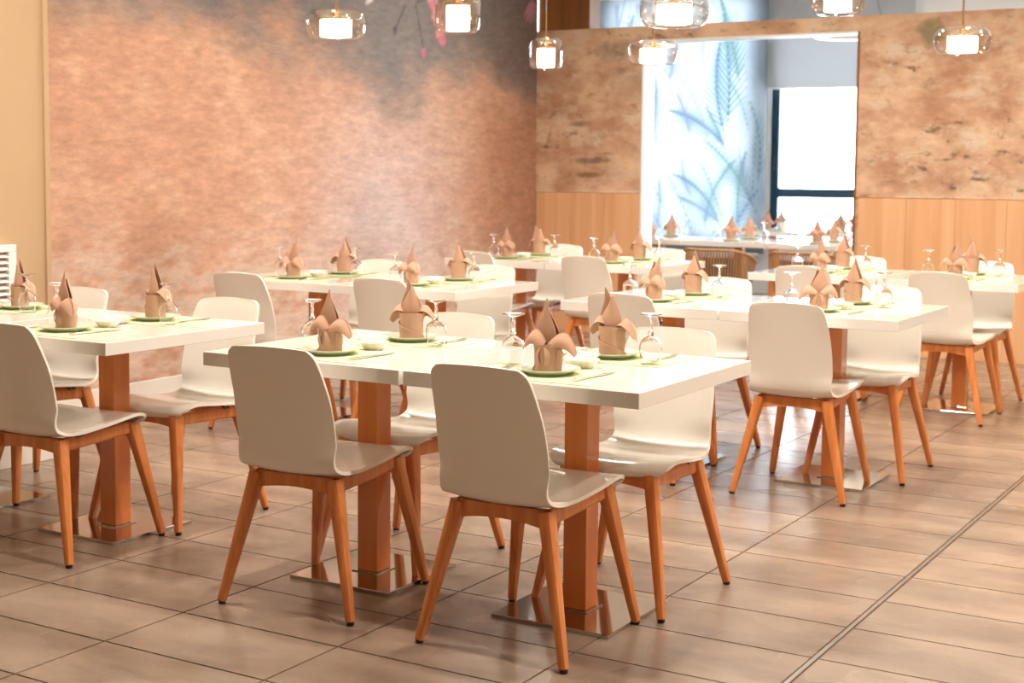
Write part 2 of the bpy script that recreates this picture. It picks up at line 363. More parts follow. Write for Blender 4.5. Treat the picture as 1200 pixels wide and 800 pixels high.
def paint_mural(U, V):
    y = U+4.4; z = V; n = vnoise(y, z, 1.1, 1); n2 = vnoise(y, z*1.6, 4, 2); n3 = vnoise(y, z*2.5, 9, 3)
    c = np.ones(U.shape+(3,))*np.array(srgb(204, 146, 108)[:3])
    c = lay(c, sstep(n2, .40, .72)*.5, srgb(218, 168, 130)); c = lay(c, sstep(n3, .50, .78)*.35, srgb(178, 124, 92))
    c = lay(c, sstep(n, .5, .75)*.5, srgb(190, 134, 106))
    lav = np.exp(-((y-8.35)/.75)**2)*np.exp(-((z-.95)/.75)**2)                 # pale lavender bloom low on the wall
    c = lay(c, lav*(.55+.6*n2), srgb(206, 184, 184))
    pale = sstep(1.15-z+.5*(n2-.5), .1, .55)*.75; c = lay(c, pale*sstep(n3, .25, .6), srgb(214, 186, 164))
    c = lay(c, np.exp(-((y-9.0)/.7)**2)*np.exp(-((z-1.75)/.6)**2)*.5, srgb(190, 150, 130))
    rust = sstep(y, 9.2, 10.1)*sstep(2.2-z+.5*(n-.5), 0, .4); c = lay(c, rust*.6, srgb(168, 104, 70))
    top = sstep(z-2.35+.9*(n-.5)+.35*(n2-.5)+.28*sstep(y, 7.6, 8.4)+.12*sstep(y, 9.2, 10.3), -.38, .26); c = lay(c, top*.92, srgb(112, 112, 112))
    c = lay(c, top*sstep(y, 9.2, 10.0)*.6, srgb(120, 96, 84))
    for k in range(13):                                                        # hanging pink flower spike
        t = k/12; c = lay(c, (1.15-blob(U, V, 8.87+.20*t+.02*math.sin(k*2.1)-4.4, 2.80-.50*t, .10-.045*t, .045))*2.5*.85, srgb(206+10*(k % 2), 104+14*(k % 3), 126))
    c = lay(c, (1-blob(U, V, 8.82-4.4, 2.19, .032, .05))*2, srgb(196, 92, 130))
    for (a, b, e, g, wd) in ((8.72, 2.52, 8.82, 2.22, .008), (8.58, 2.50, 8.46, 2.32, .008), (8.9, 2.6, 8.72, 2.54, .007)):
        t = np.clip(((U-a+4.4)*(e-a)+(V-b)*(g-b))/((e-a)**2+(g-b)**2), 0, 1); d = np.hypot(U-(a-4.4)-t*(e-a), V-b-t*(g-b)); c = lay(c, (1.5-d/wd)*.7, srgb(78, 74, 80))
    c = lay(c, (1-blob(U, V, 8.46-4.4, 2.32, .03, .04))*1.5, srgb(86, 78, 92))
    for k in range(7):
        an = -2.2+k*.28; c = lay(c, (1-blob(U, V, 10.38+.09*math.cos(an)-4.4, 2.78+.16*math.sin(an), .10, .016, an))*1.6, srgb(200-8*(k % 2), 128, 150))
    c = lay(c, (1-blob(U, V, 8.18-4.4, 2.52, .10, .03, .6))*1.3, srgb(214, 204, 200))
    lum = c.mean(-1, keepdims=True); c = (c*.74+lum*.26)*.96
    return np.clip(c, 0, .9)
me = paint_grid('wall_left', 'mural', 6.1, ZC, .016, paint_mural, lambda U, V: np.stack([np.full_like(U, XL), U+4.4, V], -1))
struct('wall_left', me, 'mottled terracotta plaster mural wall with pink flowers near its top', 'wall')
struct('wall_near_left', boxes('wall_near_left', 'beige', [(-6.2, XN, -2.2, YN, 0, ZC)]), 'plain beige wall at the left edge beside the mural', 'wall')
struct('trim_2', boxes('corner_bead', 'beige', [(XN-.004, XN+.010, YN-.020, YN+.008, .0, ZC), ], .003), 'pale vertical corner trim where beige wall meets mural', 'trim')
struct('baseboard_near_left', boxes('baseboard', 'baseboard', [(XN, XN+.014, -2, YN, 0, .12)], .003), 'white baseboard along the beige wall', 'baseboard')
struct('baseboard_left', boxes('baseboard', 'baseboard', [(XL, XL+.014, YN, YB, 0, .10)], .003), 'white baseboard below the mural wall', 'baseboard')
struct('wall_right', boxes('wall_right', 'cream', [(XR, XR+.15, YF, YW+.1, 0, ZC)]), 'plain cream wall on the right side', 'wall')
struct('wall_front', boxes('wall_front', 'cream', [(-6.2, XR+.15, YF-.15, YF, 0, ZC)]), 'plain cream wall behind the viewpoint', 'wall')
struct('wall_far_left', boxes('wall_far_left', 'white', [(-8.75, -8.6, YB, YW+.1, 0, ZC), (-8.75, XL, YB+.05, YB+TB, 0, ZC)]), 'white side wall of the bright room behind the opening', 'wall')

# partition with the opening (OX0..OX1) and a second opening out of frame
OX0, OX1, OZ, PZ, WZ = -5.054, -3.29, 2.378, 2.49, 1.155
SX0, SX1 = -.75, .9
part = struct('wall_back', boxes('wall_back', 'plaster', [(XL, OX0, YB, YB+TB-.001, 0, PZ), (OX1, SX0, YB, YB+TB-.001, 0, PZ), (OX0, OX1, YB, YB+TB-.001, OZ, PZ),
        (SX0, SX1, YB, YB+TB-.001, OZ, PZ), (SX1, XR, YB, YB+TB-.001, 0, PZ)]), 'worn tan plaster partition over oak panelling with a wide opening', 'wall')
M['oak'] = wood('oak_panel', srgb(206, 156, 112), srgb(222, 176, 134), .42, 'Z', .35, .1, True)
def panels(a, b, n):
    wd = (b-a)/n
    for k in range(n): obj('wainscot_panel', boxes('wainscot_panel', 'oak', [(-wd/2+.0008, wd/2-.0008, -.012, 0, 0, WZ)], .001), part, (a+(k+.5)*wd, YB, 0))
panels(XL+.015, OX0-.004, 3); panels(OX1+.03, SX0-.02, 7); panels(SX1+.02, XR-.02, 4)
obj('cap_moulding', boxes('cap_moulding', 'plaster', [(XL+.01, OX0-.01, YB-.016, YB, WZ, WZ+.012), (OX1+.01, SX0-.01, YB-.016, YB, WZ, WZ+.012)], .003), part)
struct('trim_3', boxes('opening_lining', 'white', [(OX0-.003, OX0+.016, YB-.008, YB+.118, 0, OZ), (OX0-.003, OX0+.012, YB+.126, YB+TB+.004, 0, OZ), (OX0, OX1, YB-.004, YB+TB, OZ-.012, OZ+.001)], .002), 'white lining of the wide opening to the bright room', 'trim')
struct('trim_4', boxes('opening_edge', 'bulkhead', [(OX1-.012, OX1+.006, YB-.006, YB+TB, 0, OZ)], .002), 'thin brown edge strip on the right side of the opening', 'trim')
struct('trim_5', boxes('bulkhead', 'bulkhead', [(XL+.005, -5.545, YB+.01, YB+TB, PZ+.002, ZC)], .003), 'brown bulkhead above the plaster partition in the corner', 'bulkhead')

# bright room's window wall
WX0, WX1, WZ0, WZ1 = -7.62, .4, .58, 3.30
wins = [(-7.62, -5.80), (-5.66, -4.20), (-4.10, -2.6), (-2.5, -1.0), (-.9, .4)]
seg = [(-8.6, -7.62), (-5.80, -5.66), (-4.20, -4.10), (-2.6, -2.5), (-1.0, -.9), (.4, XR)]
struct('wall_far', boxes('wall_far', 'white', [(a, b, YW, YW+.2, WZ0, WZ1) for a, b in seg]+[(a, b, YW, YW+.2, 2.9, WZ1) for a, b in wins[1:]]+[(-8.6, XR, YW, YW+.2, 0, WZ0), (-8.6, XR, YW, YW+.2, WZ1, ZC)]), 'white window wall of the bright room behind the opening', 'wall')
for k, (a, b) in enumerate(wins):
    WT = 2.9 if k else WZ1
    wn = obj('window_%d' % (k+1), None); tag(wn, ['backlit window behind the printed palm shade', 'bright window in a dark teal frame beside the palm shade', 'bright window hidden behind the plaster partition', 'window far behind the oak panelling', 'window at the far right end of the bright room'][k], 'window', None, 'structure')
    fr = .09 if k == 1 else .06
    fl = [(a, a+fr, YW+.02, YW+.09, WZ0, WT), (b-fr, b, YW+.02, YW+.09, WZ0, WT), (a+fr, b-fr, YW+.02, YW+.09, WZ0, WZ0+.05), (a+fr, b-fr, YW+.02, YW+.09, WT-.05, WT)]
    bars = [(a+fr, b-fr, YW+.02, YW+.09, 1.065, 1.165)] if k else [(a+fr, b-fr, YW+.03, YW+.07, 1.28, 1.32), (-6.57, -6.52, YW+.03, YW+.07, WZ0+.05, 1.28), (-6.57, -6.52, YW+.03, YW+.07, 1.32, WT-.05)]
    obj('window_frame', boxes('window_frame', 'blueframe', fl, .004), wn)
    obj('glazing_bar', boxes('glazing_bar', 'blueframe', bars, .004), wn)
    zs = [(WZ0+.05, 1.065), (1.165, WT-.05)] if k else [(WZ0+.05, 1.28), (1.32, WT-.05)]
    for za, zb in zs: obj('pane', boxes('pane', 'window_glass', [(a+fr, b-fr, YW+.05, YW+.056, za, zb)]), wn)
    if k == 1:
        hd = obj('handle', boxes('handle', 'darkmetal', [(a+.03, a+.05, YW-.02, YW+.02, 1.36, 1.50), (a+.03, a+.075, YW-.035, YW-.02, 1.41, 1.43)], .004), wn)
    obj('window_sill', boxes('window_sill', 'white', [(a-.04, b+.04, YW-.10, YW+.02, WZ0-.03, WZ0)], .004), wn)

# printed palm shade
def paint_palms(U, V):
    W, H = 1.98, 2.75
    n = vnoise(U, V, 3, 5); n2 = vnoise(U*1.5, V*.7, 5, 6)
    c = np.ones(U.shape+(3,))*np.array(srgb(236, 242, 246)[:3])
    c = lay(c, sstep(n, .45, .7)*.45, srgb(206, 222, 236)); c = lay(c, sstep(n2, .5, .72)*.35, srgb(196, 208, 226))
    r = np.random.default_rng(21)
    def stroke(c, x0, y0, x1, y1, w0, col, a):
        L2 = (x1-x0)**2+(y1-y0)**2+1e-9; t = np.clip(((U-x0)*(x1-x0)+(V-y0)*(y1-y0))/L2, 0, 1)
        d = np.hypot(U-x0-t*(x1-x0), V-y0-t*(y1-y0)); return lay(c, np.clip(1.4-d/(1.5*w0*(1.05-t)), 0, 1)*a, col)
    def frond(c, x, y, ang, ln, bend, col, a, leaf=.30, nl=16):
        px, py = x, y
        for k in range(nl):
            t = (k+1)/nl; an = ang+bend*t; qx, qy = px+math.cos(an)*ln/nl, py+math.sin(an)*ln/nl
            c = stroke(c, px, py, qx, qy, .010, col, a)
            ll = leaf*math.sin(PI*min(1, .25+.75*t))*ln
            for s in (-1, 1):
                la = an+s*(.75-.35*t)-.25*math.cos(an)*.6
                c = stroke(c, qx, qy, qx+math.cos(la)*ll, qy+math.sin(la)*ll, .012, col, a*.9)
            px, py = qx, qy
        return c
    teal, blue, lil, grn = srgb(96, 136, 152), srgb(124, 150, 182), srgb(150, 154, 188), srgb(126, 160, 154)
    for (x, y, an, ln, bd, col, a) in ((1.55, 1.35, 1.9, .95, -.5, teal, .75), (1.60, 1.45, 1.5, 1.15, .25, teal, .8), (1.55, 1.2, 2.3, .75, .6, teal, .6), (1.72, 1.9, 1.75, .9, .15, grn, .7),
            (1.9, .55, 2.0, .9, .5, grn, .55), (1.5, .35, 1.9, .75, .9, teal, .45), (1.35, .3, 1.5, .8, -.7, grn, .5), (1.75, .3, 1.7, .8, -.4, grn, .5), (1.55, .30, 2.4, .6, .4, blue, .4),
            (.62, .9, 1.6, .9, -.3, blue, .75), (.60, .7, 1.9, .7, .3, lil, .7), (.66, 1.3, 1.2, .7, .6, lil, .65), (.55, .25, 1.5, .75, .2, blue, .6), (.75, .2, 1.3, .6, .4, lil, .4),
            (.35, 1.7, 1.2, .9, -.5, lil, .7), (.30, 1.2, 1.7, 1.0, .2, blue, .6), (1.15, 1.3, 1.75, .5, .3, lil, .35), (.15, 2.0, 1.0, .7, .3, lil, .7), (.9, 1.9, 1.5, .7, -.3, lil, .6)):
        c = frond(c, x, y, an, ln, bd, col, a)
    for k in range(16):
        c = frond(c, r.random()*2.0, r.random()*1.9, 1.0+r.random()*1.3, .45+r.random()*.45, r.random()*1.4-.7, (teal, blue, lil, grn)[k % 4], .22+.25*r.random(), .26, 11)
    for x in (.22, .48, .92, 1.30): c = stroke(c, x, 2.75, x+.03*math.sin(x*9), 1.75, .018, srgb(158, 168, 190), .6)
    for k in range(26):
        x, y = r.random()*.9, 1.6+r.random()*1.1; an = r.random()*3; c = stroke(c, x, y, x+.16*math.cos(an), y+.16*math.sin(an), .012, lil, .5)
    return np.clip(c*.235, 0, 1)
me = paint_grid('fabric', 'shade_print', 2.05, 2.85, .0125, paint_palms, lambda U, V: np.stack([U-7.70, np.full_like(U, YW-.16)+.004*np.sin(U*5), V+.45], -1))
ps = thing('printed_roller_blind', 'tall pale roller blind printed with blue green palm fronds', 'blind', (0, 0, 0))
obj('fabric', me, ps); obj('roller_tube', mesh('roller_tube', lambda bm: add_tube(bm, [(-7.74, YW-.16, 3.32), (-5.68, YW-.16, 3.32)], .035, 12), 'white'), ps)
obj('bottom_bar', boxes('bottom_bar', 'white', [(-7.70, -5.72, YW-.17, YW-.15, .43, .455)], .003), ps)
bl = thing('roller_blind', 'plain grey white roller blind half lowered over the window', 'blind', (0, 0, 0))
obj('fabric', mesh('fabric', lambda bm: grid_sheet(bm, lambda u, v: Vector((-5.76+1.66*u, YW-.062, 2.255+1.045*v)), 8, 4), 'blind'), bl)
obj('roller_tube', mesh('roller_tube', lambda bm: add_tube(bm, [(-5.78, YW-.06, 3.33), (-4.08, YW-.06, 3.33)], .03, 12), 'white'), bl)
obj('bottom_bar', boxes('bottom_bar', 'white', [(-5.76, -4.1, YW-.072, YW-.053, 2.235, 2.255)], .003), bl)

# louvred grille on the beige wall
lg = thing('wall_grille', 'white louvred grille mounted low on the beige wall', 'grille', (XN, 4.0, .70))
obj('frame', boxes('frame', 'white', [(0, .03, -.50, .285, .255, .285), (0, .03, -.50, .285, 0, .03), (0, .03, .245, .285, .03, .255), (0, .03, -.50, -.46, .03, .255)], .003), lg)
obj('backing', boxes('backing', 'beige', [(0, .006, -.46, .245, .03, .255)]), lg)
sl = mesh('slat', lambda bm: add_prism(bm, (0, -.46, 0), (0, .245, 0), (.011, .003), (.011, .003), 8, (1, 0, -.7)), 'white', False)
for k in range(8): obj('slat', sl, lg, (.018, 0, .045+k*.0275))

# ------------------------------------------------------------------ chair
def chair_meshes():
    prof = [(.420, .408), (.438, .418), (.444, .434), (.432, .447), (.398, .453), (.33, .450), (.25, .441), (.17, .432), (.105, .425), (.055, .427), (.022, .443), (.004, .475), (-.008, .53), (-.022, .60), (-.040, .68), (-.056, .745), (-.066, .783), (-.072, .804), (-.075, .816)]
    half = [.150, .175, .190, .199, .205, .208, .207, .201, .190, .179, .171, .169, .171, .171, .166, .160, .154, .146, .126]
    P = [Vector((0, a, b)) for a, b in prof]
    n = len(prof)-1
    def fn(u, v):
        x = u*n; i = min(int(x), n-1); t = x-i
        def cr(a, b, c, d): return .5*((2*b)+(-a+c)*t+(2*a-5*b+4*c-d)*t*t+(-a+3*b-3*c+d)*t**3)
        g = lambda L_, k: L_[max(0, min(n, k))]
        y = cr(*[g(prof, i+k)[0] for k in (-1, 0, 1, 2)]); z = cr(*[g(prof, i+k)[1] for k in (-1, 0, 1, 2)]); h = cr(*[g(half, i+k) for k in (-1, 0, 1, 2)])
        s = 2*v-1; bk = min(1, max(0, (z-.44)/.08)) if y < .06 else 0
        seat = (1-bk)*min(1, max(0, (.46-y)/.08))
        top = min(1, max(0, (z-.66)/.15)); y += bk*(.030-.020*top)*s*s + (0 if bk else -.018*s*s*(1 if y > .3 else 0)*max(0, (y-.3)/.15))
        z += seat*.012*s*s - .009*s*s*top
        return Vector((s*h, y, z))
    shell = mesh('seat_shell', lambda bm: grid_sheet(bm, fn, 44, 14, .011), 'shell', True, 60)
    out = [('seat_shell', shell, None)]
    for s in (-1, 1):
        for kind, foot, top in (('rear', (s*.232, 0, .010), (s*.140, .062, .408)), ('front', (s*.212, .478, .010), (s*.140, .405, .420))):
            lg_ = mesh('leg', lambda bm: add_prism(bm, foot, top, (.0125, .0125), (.021, .026), 12, (s, 0, 0)), 'chair_wood')
            gl = mesh('glide', lambda bm: add_lathe(bm, [(0, 0), (.010, 0), (.0115, .003), (.0115, .013), (0, .013)], 12, (foot[0], foot[1], 0)), 'glide')
            out.append(('leg', lg_, ('glide', gl)))
    def arch_rail(y, hw, z1):
        def b(bm):
            k = 10
            prev = None
            for i in range(k+1):
                x = -hw+2*hw*i/k; zb = z1-.038-.014*abs(2*i/k-1)**2
                q = [bm.verts.new((x, y-.013, zb)), bm.verts.new((x, y+.013, zb)), bm.verts.new((x, y+.013, z1)), bm.verts.new((x, y-.013, z1))]
                if prev:
                    for a in range(4): bm.faces.new((prev[a], prev[(a+1) % 4], q[(a+1) % 4], q[a]))
                else: bm.faces.new(q[::-1])
                prev = q
            bm.faces.new(prev)
        return b
    out.append(('rear_rail', mesh('rear_rail', arch_rail(.066, .136, .414), 'chair_wood', False), None))
    out.append(('front_rail', mesh('front_rail', arch_rail(.395, .136, .424), 'chair_wood', False), None))
    for s in (-1, 1):
        out.append(('side_rail', mesh('side_rail', lambda bm: add_prism(bm, (s*.144, .068, .392), (s*.142, .400, .404), (.010, .024), (.010, .022), 12, (1, 0, 0)), 'chair_wood'), None))
        out.append(('shell_clip', mesh('shell_clip', lambda bm: add_box(bm, s*.150-.008, s*.150+.008, .12, .155, .410, .428, .003), 'clip', False), None))
    return out
CH = chair_meshes()
def chair(loc, rz, label, group):
    t = thing('dining_chair', label, 'chair', loc, rz, group)
    for nm, me_, sub in CH:
        p_ = obj(nm, me_, t)
        if sub: obj(sub[0], sub[1], p_)
    return t

# ------------------------------------------------------------------ table
TW, TD, TH = .756, .795, .75
TAB = [('table_top', mesh('table_top', lambda bm: add_box(bm, -TW/2, TW/2, -TD/2, TD/2, TH-.044, TH, .002), 'lacquer', False)),
       ('post', mesh('post', lambda bm: add_box(bm, -.039, .039, -.039, .039, .016, TH-.050, .002), 'post', False)),
       ('top_bracket', boxes('top_bracket', 'darkmetal', [(-.18, .18, -.025, .025, TH-.050, TH-.044), (-.025, .025, -.18, -.025, TH-.050, TH-.044), (-.025, .025, .025, .18, TH-.050, TH-.044)])),
       ('collar', boxes('collar', 'steel', [(-.052, .052, -.052, .052, .012, .016)], .001)),
       ('base_plate', boxes('base_plate', 'steel', [(-.196, .196, -.196, .196, 0, .012)], .0015))]
def table(loc, label, group):
    t = thing('pedestal_table', label, 'table', loc, 0, group)
    for nm, me_ in TAB: obj(nm, me_, t)
    return t

# ------------------------------------------------------------------ place setting pieces
def leaf(base, tip, side, width, bulge, crease, sag=0):
    base, tip, side = Vector(base), Vector(tip), Vector(side).normalized(); d = tip-base; nrm = side.cross(d.normalized())
    def fn(u, v):
        s = 2*v-1; wd = width*(math.sin(PI*min(1, u*.86+.14))**.8)*(1-u**3)+.0015
        q = base+d*u+side*(s*wd)+nrm*(bulge*math.sin(PI*u)+crease*abs(s)*math.sin(PI*min(1, u+.15)))
        q.z -= sag*u*u; return q
    return fn
def napkin_meshes():
    RX, RY, HB = .0385, .032, .086
    def ring(a, z, off=0):
        k = z/HB; r = 1-.05*math.sin(PI*min(1, k))+.08*k*k
        return Vector(((RX*r+off)*math.cos(a), (RY*r+off)*math.sin(a), z))
    def body(bm):
        def fn(u, v):
            a = 2*PI*u-PI/2; front = max(0, math.cos(a+PI/2)); return ring(a, (HB-.010*front**3)*v)
        grid_sheet(bm, fn, 40, 8, -.0025)
    def wrap(sg, z0, z1, off):
        def b(bm):
            def fn(u, v):
                a = (-.18+1.36*u)*PI if sg > 0 else (1.18-1.36*u)*PI
                return ring(a, (z0+(z1-z0)*u)*(.06+.94*v), off*(.35+.65*v))
            grid_sheet(bm, fn, 26, 6, .0026)
        return b
    def bez(a, b, c, t): return Vector(a)*(1-t)**2+Vector(b)*2*t*(1-t)+Vector(c)*t*t
    def petal(sg):
        def b(bm):
            def fn(u, v):
                lo = bez((0, -.033, .068), (.046, -.052, .088), (.078, -.020, .050), u)
                hi = bez((0, -.020, .082), (.052, .000, .158), (.082, -.012, .056), u)
                q = lo.lerp(hi, v); q.y -= .012*math.sin(PI*v)*math.sin(PI*u); q.x *= sg; return q
            grid_sheet(bm, fn, 14, 8, .0024)
            def fn2(u, v):
                hi = bez((0, -.020, .082), (.052, .000, .158), (.082, -.012, .056), u)
                bk = bez((.012, .012, .082), (.050, .030, .118), (.080, .002, .062), u)
                q = hi.lerp(bk, v); q.x *= sg; return q
            grid_sheet(bm, fn2, 14, 5, .0024)
        return b
    def lips(bm):
        for sg in (-1, 1):
            def fn(u, v):
                x = sg*(.021*math.sin(PI*(.02+.96*u))*(.50+.75*v)+.0006); q = ring(-PI/2, .012+.066*u)
                return Vector((x, q.y+.0015-.013*math.sin(PI*u)*(1-.8*v), q.z-.010*v*(1-u)))
            grid_sheet(bm, fn, 12, 4, .0028)
    def heart(bm):
        grid_sheet(bm, lambda u, v: Vector(((2*v-1)*.011*math.sin(PI*(.08+.9*u)), -.0335-.003*(1-(2*v-1)**2), .020+.052*u)), 8, 4, .002)
    def tall(bm):
        def fn(u, v):
            s = 2*v-1; wd = (.022+.017*math.sin(PI*min(1, u*1.35)))*(1-u**2.6)+.0012
            cx = .010*u*u; return Vector((cx+s*wd, -.012+.016*u+.012*abs(s)**1.5*(1-u)-.006*math.sin(PI*u), .058+.145*u-.010*abs(s)*(1-u)))
        grid_sheet(bm, fn, 18, 10, .0026)
    def inner(bm):
        def fn(u, v):
            s = 2*v-1; wd = (.026+.012*math.sin(PI*min(1, u*1.2)))*(1-u**2.2)+.0012
            return Vector((-.008*u*u+s*wd, .022-.006*u-.020*abs(s)**1.5*(1-.6*u), .058+.118*u))
        grid_sheet(bm, fn, 16, 10, .0026)
    return [('wrapped_body', mesh('wrapped_body', body, 'napkin')),
            ('wrap_fold', mesh('wrap_fold', wrap(1, .012, .098, .0035), 'napkin')),
            ('wrap_fold', mesh('wrap_fold', wrap(-1, .004, .066, .0075), 'napkin')),
            ('tall_petal', mesh('tall_petal', tall, 'napkin')), ('inner_petal', mesh('inner_petal', inner, 'napkin')),
            ('side_petal', mesh('side_petal', petal(-1), 'napkin')), ('side_petal', mesh('side_petal', petal(1), 'napkin')),
            ('front_fold', mesh('front_fold', lips, 'napkin')), ('front_bud', mesh('front_bud', heart, 'napkin'))]
NAP = napkin_meshes()
def napkin(loc, rz, label, group, seed):
    r = random.Random(seed); t = thing('folded_napkin', label, 'napkin', loc, rz+r.uniform(-.35, .35), group)
    sc = r.uniform(.95, 1.05)
    for nm, me_ in NAP:
        p_ = obj(nm, me_, t); p_.scale = (sc,)*3
        if nm == 'tall_petal': p_.rotation_euler = (0, r.uniform(-.12, .12), r.uniform(-.2, .2))
        if nm == 'side_petal': p_.rotation_euler = (0, r.uniform(-.12, .12), r.uniform(-.22, .22))
    return t
GLASS = [('bowl', mesh('bowl', lambda bm: add_lathe(bm, [(.0285, 0), (.0315, .020), (.0345, .040), (.0345, .055), (.030, .071), (.018, .081), (.0065, .086), (.0055, .0840), (.016, .0785), (.0284, .0692), (.0330, .0545), (.0330, .040), (.0300, .020), (.0272, 0)], 28, closed=True), 'glass')),
         ('stem', mesh('stem', lambda bm: add_lathe(bm, [(0, .0868), (.0070, .0868), (.0100, .094), (.0060, .101), (.0045, .112), (.0062, .119), (.0045, .126), (.0050, .137), (.0085, .1425), (0, .1425)], 18), 'glass')),
         ('foot', mesh('foot', lambda bm: add_lathe(bm, [(0, .1432), (.010, .1432), (.0325, .1500), (.0335, .1515), (.0325, .1530), (0, .1500)], 28), 'glass'))]
def glass(loc, label, group):
    t = thing('wine_glass', label, 'glass', loc, 0, group)
    for nm, me_ in GLASS: obj(nm, me_, t)
MAT_ME = mesh('placemat', lambda bm: add_box(bm, -.215, .215, -.147, .147, 0, .002, .0006), 'mat', False)
PLATE_ME = mesh('plate', lambda bm: add_lathe(bm, [(0, .003), (.052, .003), (.054, 0), (.060, 0), (.064, .004), (.093, .0155), (.095, .0175), (.093, .0180), (.066, .0095), (.056, .0075), (0, .0070)], 40), 'plate')
DISH_ME = mesh('sauce_dish', lambda bm: add_lathe(bm, [(0, .002), (.026, .002), (.027, 0), (.031, 0), (.033, .003), (.050, .0230), (.0515, .0250), (.0495, .0250), (.034, .0085), (.026, .0060), (0, .0055)], 32), 'dish')
KNIFE = [('handle', mesh('handle', lambda bm: (add_prism(bm, (0, -.108, .004), (0, -.01, .004), (.0085, .0036), (.0055, .0032), 12, (1, 0, 0))), 'cutlery')),
         ('blade', mesh('blade', lambda bm: (add_prism(bm, (0, -.01, .004), (.001, .075, .003), (.0055, .0022), (.0095, .0010), 12, (1, 0, 0)), add_prism(bm, (.001, .075, .003), (.006, .108, .003), (.0095, .0010), (.002, .0008), 12, (1, 0, 0))), 'cutlery'))]
def fork_head(bm):
    add_prism(bm, (0, .018, .0045), (0, .036, .004), (.003, .0018), (.0115, .0012), 10, (1, 0, 0)); add_prism(bm, (0, .036, .004), (0, .056, .003), (.0115, .0012), (.0115, .0012), 10, (1, 0, 0))
    for k in range(4):
        x = -.0096+k*.0064; add_prism(bm, (x, .055, .003), (x*.95, .098, .0075), (.0018, .0010), (.0010, .0008), 8, (1, 0, 0))
FORK = [('handle', mesh('handle', lambda bm: add_prism(bm, (0, -.100, .004), (0, .019, .0045), (.0095, .0022), (.003, .0018), 10, (1, 0, 0)), 'cutlery')), ('head', mesh('head', fork_head, 'cutlery'))]
def cutlery(name, parts, loc, rz, label, cat, group):
    t = thing(name, label, cat, loc, rz, group)
    for nm, me_ in parts: obj(nm, me_, t)

# ------------------------------------------------------------------ dining tables, chairs and settings
TABLES = {   # centre x, y, phrase for the labels
 'L0': (-4.700, 3.752, 'table by the beige wall'),
 'L1': (-3.932, 3.750, 'left foreground table nearest the beige wall pair'),
 'A1': (-2.767, 3.772, 'left half of the front middle pair'),
 'A2': (-1.998, 3.774, 'frontmost table'),
 'C1': (-4.855, 6.110, 'left table before the mural'),
 'C2': (-4.090, 6.105, 'right table before the mural'),
 'B1': (-2.725, 6.032, 'left table of the middle right pair'),
 'B2': (-1.956, 6.030, 'right table of the middle right pair'),
 'D1': (-4.860, 8.315, 'back corner table'),
 'D2': (-4.096, 8.312, 'back table before the opening'),
 'E1': (-2.722, 8.292, 'back right table left half'),
 'F1': (-1.956, 8.290, 'rightmost table before the oak panelling')}
TABLES['L1'] = (-3.932, 3.750, 'left foreground table')
TABLES['E1'] = (-2.722, 8.292, 'back table right of the opening')
TL = {'L0': 'white pedestal table at the left edge beside the beige wall', 'L1': 'white pedestal table in the left foreground with one free end',
      'A1': 'white pedestal table, left half of the front middle pair', 'A2': 'frontmost white pedestal table with orange post and steel base',
      'C1': 'white pedestal table in front of the mural, left of its pair', 'C2': 'white pedestal table in front of the mural, right of its pair',
      'B1': 'white pedestal table, left of the middle right pair', 'B2': 'white pedestal table, right of the middle right pair, base plate in view',
      'D1': 'white pedestal table in the back corner beside the mural', 'D2': 'white pedestal table in the back row before the opening',
      'E1': 'white pedestal table in the back row just right of the opening', 'F1': 'rightmost white pedestal table before the oak panelling'}
CHO = {  # per chair: dx, dy, rotation offset
 ('A2', 'n'): (-.012, 0, 0), ('A1', 'n'): (.038, 0, .08), ('A2', 'f'): (.036, 0, .02), ('A1', 'f'): (-.04, 0, -.03), ('L1', 'n'): (.05, .01, .06), ('L1', 'f'): (.05, 0, .04),
 ('B2', 'n'): (-.03, .01, .05), ('B2', 'f'): (.06, 0, .05), ('C1', 'n'): (.05, -.14, .05), ('F1', 'n'): (.01, -.04, -.03), ('C2', 'n'): (.07, -.02, 0), ('D1', 'n'): (-.06, 0, 0)}
SETG = 'table settings on the white dining tables'
